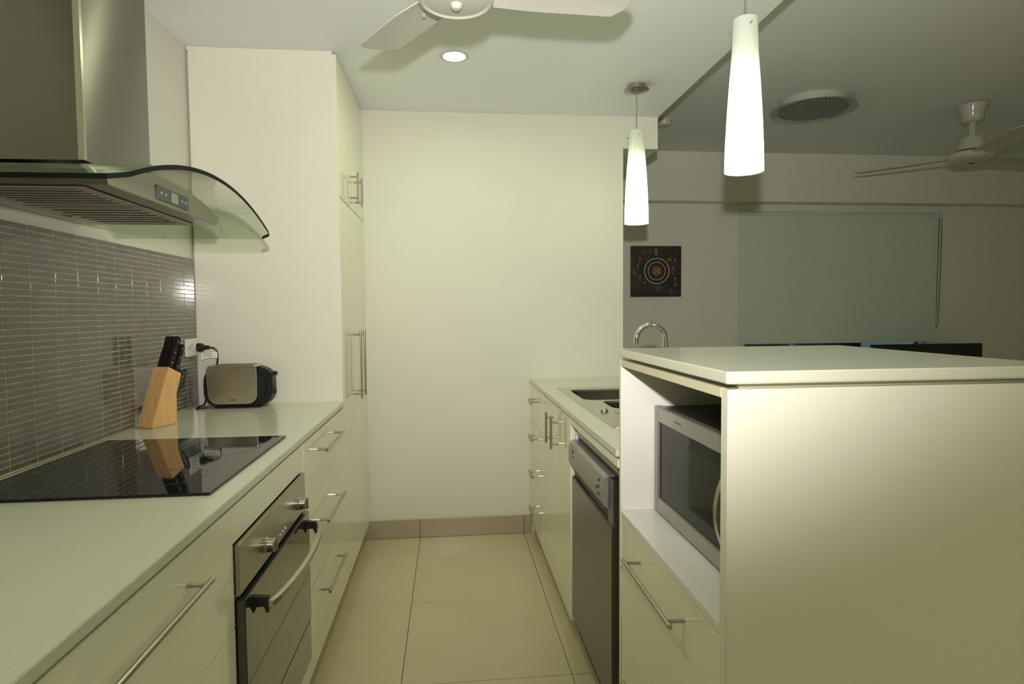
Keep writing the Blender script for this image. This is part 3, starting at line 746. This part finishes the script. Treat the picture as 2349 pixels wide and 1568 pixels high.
# ---- lounge fan
LX, LY = 3.48, 3.824
t = thing('ceiling_fan', 'cream ceiling fan hanging on a rod from the lounge ceiling', 'ceiling fan', (LX, LY, ZL))
obj('canopy', lathe(new_bm(), [(.048, ZL - .118), (.062, ZL - .105), (.068, ZL - .06), (.090, ZL - .006), (.090, ZL - .004)], (LX, LY, 0), 36), M['fan_gloss'], t)
obj('rod', cyl(new_bm(), (LX, LY, ZL - .1175), (LX, LY, 2.4245), .022), M['fan'], t)
obj('motor_housing', lathe(new_bm(), [(.085, 2.336), (.085, 2.345), (.076, 2.385), (.066, 2.418), (.050, 2.424)], (LX, LY, 0), 36), M['fan'], t)
obj('hub', lathe(new_bm(), [(.02, 2.252), (.10, 2.262), (.132, 2.278), (.137, 2.285), (.137, 2.312), (.125, 2.318), (.04, 2.320)], (LX, LY, 0), 44), M['fan'], t)
obj('hub_cap', lathe(new_bm(), [(.004, 2.246), (.016, 2.248), (.018, 2.2515)], (LX, LY, 0), 18), M['gpanel'], t)
for a in (130.4, 250.4, 10.4): obj('blade', fan_blade((LX, LY, 2.284), math.radians(a), .138, .71, .070, .014), M['fan'], t)
# ---- oyster light
OX, OYc = 2.362, 3.832
t = thing('oyster_light', 'round flush ceiling light with green glass disc in the lounge', 'ceiling light', (OX, OYc, ZL))
obj('base', lathe(new_bm(), [(.205, ZL - .048), (.205, ZL - .0005)], (OX, OYc, 0), 60), M['fan'], t)
d = obj('glass_disc', lathe(new_bm(), [(.205, ZL - .066), (.205, ZL - .060)], (OX, OYc, 0), 60), M['frost'], t)
obj('glass_rim', lathe(new_bm(), [(.2055, ZL - .066), (.258, ZL - .066), (.258, ZL - .060), (.2055, ZL - .060), (.2055, ZL - .066)], (OX, OYc, 0), 60, cap=False), M['frost_rim'], t)
for a in (265, 25, 145): obj('screw_cap', lathe(new_bm(), [(.003, ZL - .082), (.009, ZL - .078), (.009, ZL - .0665)], (OX + .18 * math.cos(math.radians(a)), OYc + .18 * math.sin(math.radians(a)), 0), 16), M['satin'], t)
# ---- smoke alarm
t = thing('smoke_alarm', 'small round smoke alarm on the lounge ceiling beside the bulkhead', 'smoke alarm', (1.535, 4.30, ZL))
obj('base', lathe(new_bm(), [(.055, ZL - .012), (.060, ZL - .0005)], (1.535, 4.30, 0), 36), M['fan'], t)
obj('cover', lathe(new_bm(), [(.030, ZL - .044), (.046, ZL - .040), (.052, ZL - .0125)], (1.535, 4.30, 0), 36), M['fan'], t)

# ================================================================== LOUNGE WALL
# painting: stretched canvas, dark ground with pale rings and dotted flowers
t = thing('canvas_painting', 'square dark dot painting with pale concentric rings on the lounge wall', 'painting', (1.8, YF, 1.628))
pm = bpy.data.materials.new('painted_ground'); pm.use_nodes = True; nt = pm.node_tree; b = nt.nodes['Principled BSDF']; b.inputs['Roughness'].default_value = .5
tc = nt.nodes.new('ShaderNodeTexCoord'); n1 = nt.nodes.new('ShaderNodeTexNoise'); n1.inputs['Scale'].default_value = 11; n1.inputs['Detail'].default_value = 2
cr = nt.nodes.new('ShaderNodeValToRGB'); cr.color_ramp.elements[0].position = .36; cr.color_ramp.elements[0].color = (.006, .016, .014, 1)
cr.color_ramp.elements[1].position = .66; cr.color_ramp.elements[1].color = (.075, .03, .012, 1)
e = cr.color_ramp.elements.new(.5); e.color = (.022, .014, .010, 1)
nt.links.new(tc.outputs['Object'], n1.inputs['Vector']); nt.links.new(n1.outputs[0], cr.inputs[0]); nt.links.new(cr.outputs[0], b.inputs['Base Color'])
AX0, AX1, AZ0, AZ1 = 1.577, 2.026, 1.408, 1.848; AY = YF - .030
cv = obj('canvas', B(AX0, AX1, AY, YF - .0005, AZ0, AZ1, bevel=.002), pm, t)
acx, acz = (AX0 + AX1) / 2 + .003, (AZ0 + AZ1) / 2 + .003
def ring(r0, r1, name, m, dy=.001):
    bm = new_bm(); lathe(bm, [(r0, -dy), (r1, -dy), (r1, .0003), (r0, .0003), (r0, -dy)] if r0 > 0 else [(r1, .0003), (r1, -dy), (.0005, -dy)], (acx, AY, acz), 56, 'y', cap=(r0 <= 0)); return obj(name, bm, m, cv, smooth=0)
mk = mat('dot_cream', (.42, .42, .36), .6); md = mat('dot_maroon', (.03, .008, .006), .6); mo = mat('dot_ochre', (.22, .10, .025), .6); mg = mat('dot_green', (.06, .085, .04), .6); mb = mat('dot_blue_grey', (.14, .17, .18), .6)
ring(0, .104, 'ring_ground', md, .0007)
ring(.106, .114, 'painted_ring', mk); ring(.073, .080, 'painted_ring', mk)
ring(0, .072, 'inner_ground', mat('dot_black', (.010, .008, .007), .6), .0010)
ring(0, .040, 'centre_disc', mo, .0013)
def dots(name, m, lst):
    bm = new_bm()
    for (x, z, r) in lst: lathe(bm, [(r, .0004), (r, -.0018), (.0003, -.0020)], (x, AY, z), 10, 'y')
    return obj(name, bm, m, cv, smooth=0)
dots('centre_dots', mk, [(acx + a, acz + b_, .0052) for a, b_ in ((0, 0), (.02, .018), (-.02, .018), (.02, -.018), (-.02, -.018))])
dots('sun_ray_dots', mo, [(acx + r * math.cos(a), acz + r * math.sin(a), .0035) for k in range(18) for a in [2 * PI * k / 18] for r in (.047, .055)])
rg = random.Random(11)
def spray(cx, cz, rx, rz, n, r): return [(cx + rg.gauss(0, rx), cz + rg.gauss(0, rz), r * rg.uniform(.6, 1.3)) for _ in range(n)]
cl = lambda L: [p for p in L if AX0 + .006 < p[0] < AX1 - .006 and AZ0 + .006 < p[2 - 1] < AZ1 - .006]
L = spray(acx - .12, acz + .165, .022, .022, 50, .0028) + spray(acx - .19, acz - .01, .016, .026, 70, .0028) + spray(acx + .02, acz - .15, .025, .016, 70, .0028) + spray(acx + .15, acz - .18, .024, .016, 45, .0026) + spray(acx + .125, acz + .10, .024, .024, 50, .0024)
dots('pale_dot_sprays', mb, cl(L))
L = []
for (dx, dz) in ((-.15, .10), (-.17, .035), (-.15, -.06), (.165, .085), (.15, .01), (.165, -.075)):
    L += [(acx + dx, acz + dz - k * .009, .0085 - .0004 * k) for k in range(5)]
dots('green_buds', mg, cl(L))
dots('bud_tips', mk, cl([(acx + dx, acz + dz + .012, .007) for (dx, dz) in ((-.15, .10), (-.17, .035), (-.15, -.06), (.165, .085), (.15, .01), (.165, -.075))]))
dots('pale_oval', mb, cl([(acx - .006, acz + .165 + k * .008, .017 - .0022 * abs(k)) for k in range(-3, 4)]))
dots('yellow_flowers', mo, cl([(acx + .112, acz + .098, .016), (acx - .105, acz - .10, .014), (acx + .17, acz - .12, .014)]))
L = spray(acx + .04, acz + .16, .03, .02, 60, .0035) + spray(acx - .05, acz - .17, .04, .02, 70, .0035) + spray(acx + .19, acz - .02, .012, .05, 50, .0035) + spray(acx - .09, acz + .11, .02, .03, 40, .0032)
dots('rust_dots', mat('dot_rust', (.085, .03, .012), .6), cl(L))

# ---- window with roller blind
wn = obj('window_1', new_bm(), M['alu']); tag(wn, kind='structure')
bm = new_bm(); fy0, fy1 = YF + .05, YF + .09
box(bm, WX0, WX0 + .04, fy0, fy1, WZ0, WZ1); box(bm, WX1 - .04, WX1, fy0, fy1, WZ0, WZ1); box(bm, WX0 + .04, WX1 - .04, fy0, fy1, WZ0, WZ0 + .04); box(bm, WX0 + .04, WX1 - .04, fy0, fy1, WZ1 - .04, WZ1)
box(bm, 3.10, 3.14, fy0, fy1, WZ0 + .04, WZ1 - .04)
obj('window_frame', bm, M['alu'], wn, smooth=0)
obj('window_pane', B(WX0 + .04, 3.10, YF + .068, YF + .072, WZ0 + .04, WZ1 - .04), M['glass_win'], wn, smooth=0)
obj('window_pane', B(3.14, WX1 - .04, YF + .068, YF + .072, WZ0 + .04, WZ1 - .04), M['glass_win'], wn, smooth=0)
t = thing('roller_blind', 'pale grey roller blind pulled almost down over the lounge window', 'blind', (3.5, YF, .99))
obj('fabric', B(2.556, 4.428, YF - .052, YF - .0505, .996, 2.112), M['blind'], t, smooth=0)
obj('bottom_rail', B(2.556, 4.428, YF - .058, YF - .044, .982, .9955, bevel=.003), M['blind'], t)
obj('roller_tube', cyl(new_bm(), (2.585, YF - .032, 2.131), (4.462, YF - .032, 2.131), .0195, 24), M['blind'], t)
for x in (2.572, 4.464): obj('bracket', B(x, x + .012, YF - .058, YF - .001, 2.104, 2.156, bevel=.003), M['outlet'], t)
obj('bead_chain', tube(new_bm(), [(4.484, YF - .030, 2.140), (4.482, YF - .03, 1.6), (4.470, YF - .03, 1.16), (4.462, YF - .03, 1.11), (4.450, YF - .03, 1.105), (4.446, YF - .03, 1.13), (4.452, YF - .03, 1.6), (4.457, YF - .03, 2.10)], .0035, 6), M['chain'], t)
# ---- television
t = thing('television', 'black flat screen television seen over the bar top', 'television', (4.17, 5.0, .35))
obj('cabinet', B(3.66, 4.686, 4.975, 5.03, .385, .975, bevel=.004), M['black'], t)
obj('screen', B(3.685, 4.66, 4.9735, 4.976, .41, .95), M['black_glass'], t, smooth=0)
obj('stand', prism(new_bm(), [(3.95, 4.90, .3505), (4.40, 4.90, .3505), (4.40, 5.10, .3505), (3.95, 5.10, .3505)], (0, 0, .02), bevel=.003), M['black'], t)
obj('neck', B(4.10, 4.25, 4.99, 5.02, .371, .3845), M['black'], t, smooth=0)
t = thing('media_unit', 'low dark media unit carrying the television', 'cabinet', (4.17, 5.0, 0))
obj('body', B(3.3, 5.0, 4.80, 5.20, .06, .35, bevel=.003), M['dark'], t)
for x in (3.34, 4.90):
    for y in (4.84, 5.12): obj('leg', B(x, x + .05, y, y + .05, .0005, .0595), M['black'], t, smooth=0)
for k in range(3): obj('drawer_front', B(3.32 + .56 * k, 3.86 + .56 * k, 4.785, 4.7995, .08, .33, bevel=.002), M['dark'], t)
# ---- outside
t = thing('neighbouring_building', 'pale weatherboard building glimpsed below the blind through the window', 'building', (6.19, 8.1, 0))
for k in range(12): obj('weatherboard', B(5.90, 6.48, 8.0, 8.03, .06 + .15 * k, .205 + .15 * k, bevel=.004), M['exterior'], t)
obj('wall_frame', B(5.90, 6.48, 8.035, 8.3, 0, 1.9), M['exterior'], t, smooth=0)
t = thing('fence', 'dark fence outside the lounge window', 'fence', (6.0, 8.5, 0))
for k in range(36): obj('paling', B(1.6 + .25 * k, 1.84 + .25 * k, 8.5, 8.52, 0, 1.7, bevel=.003), M['fence'], t)
obj('rail', B(1.6, 10.6, 8.525, 8.56, 1.2, 1.28), M['fence'], t, smooth=0)
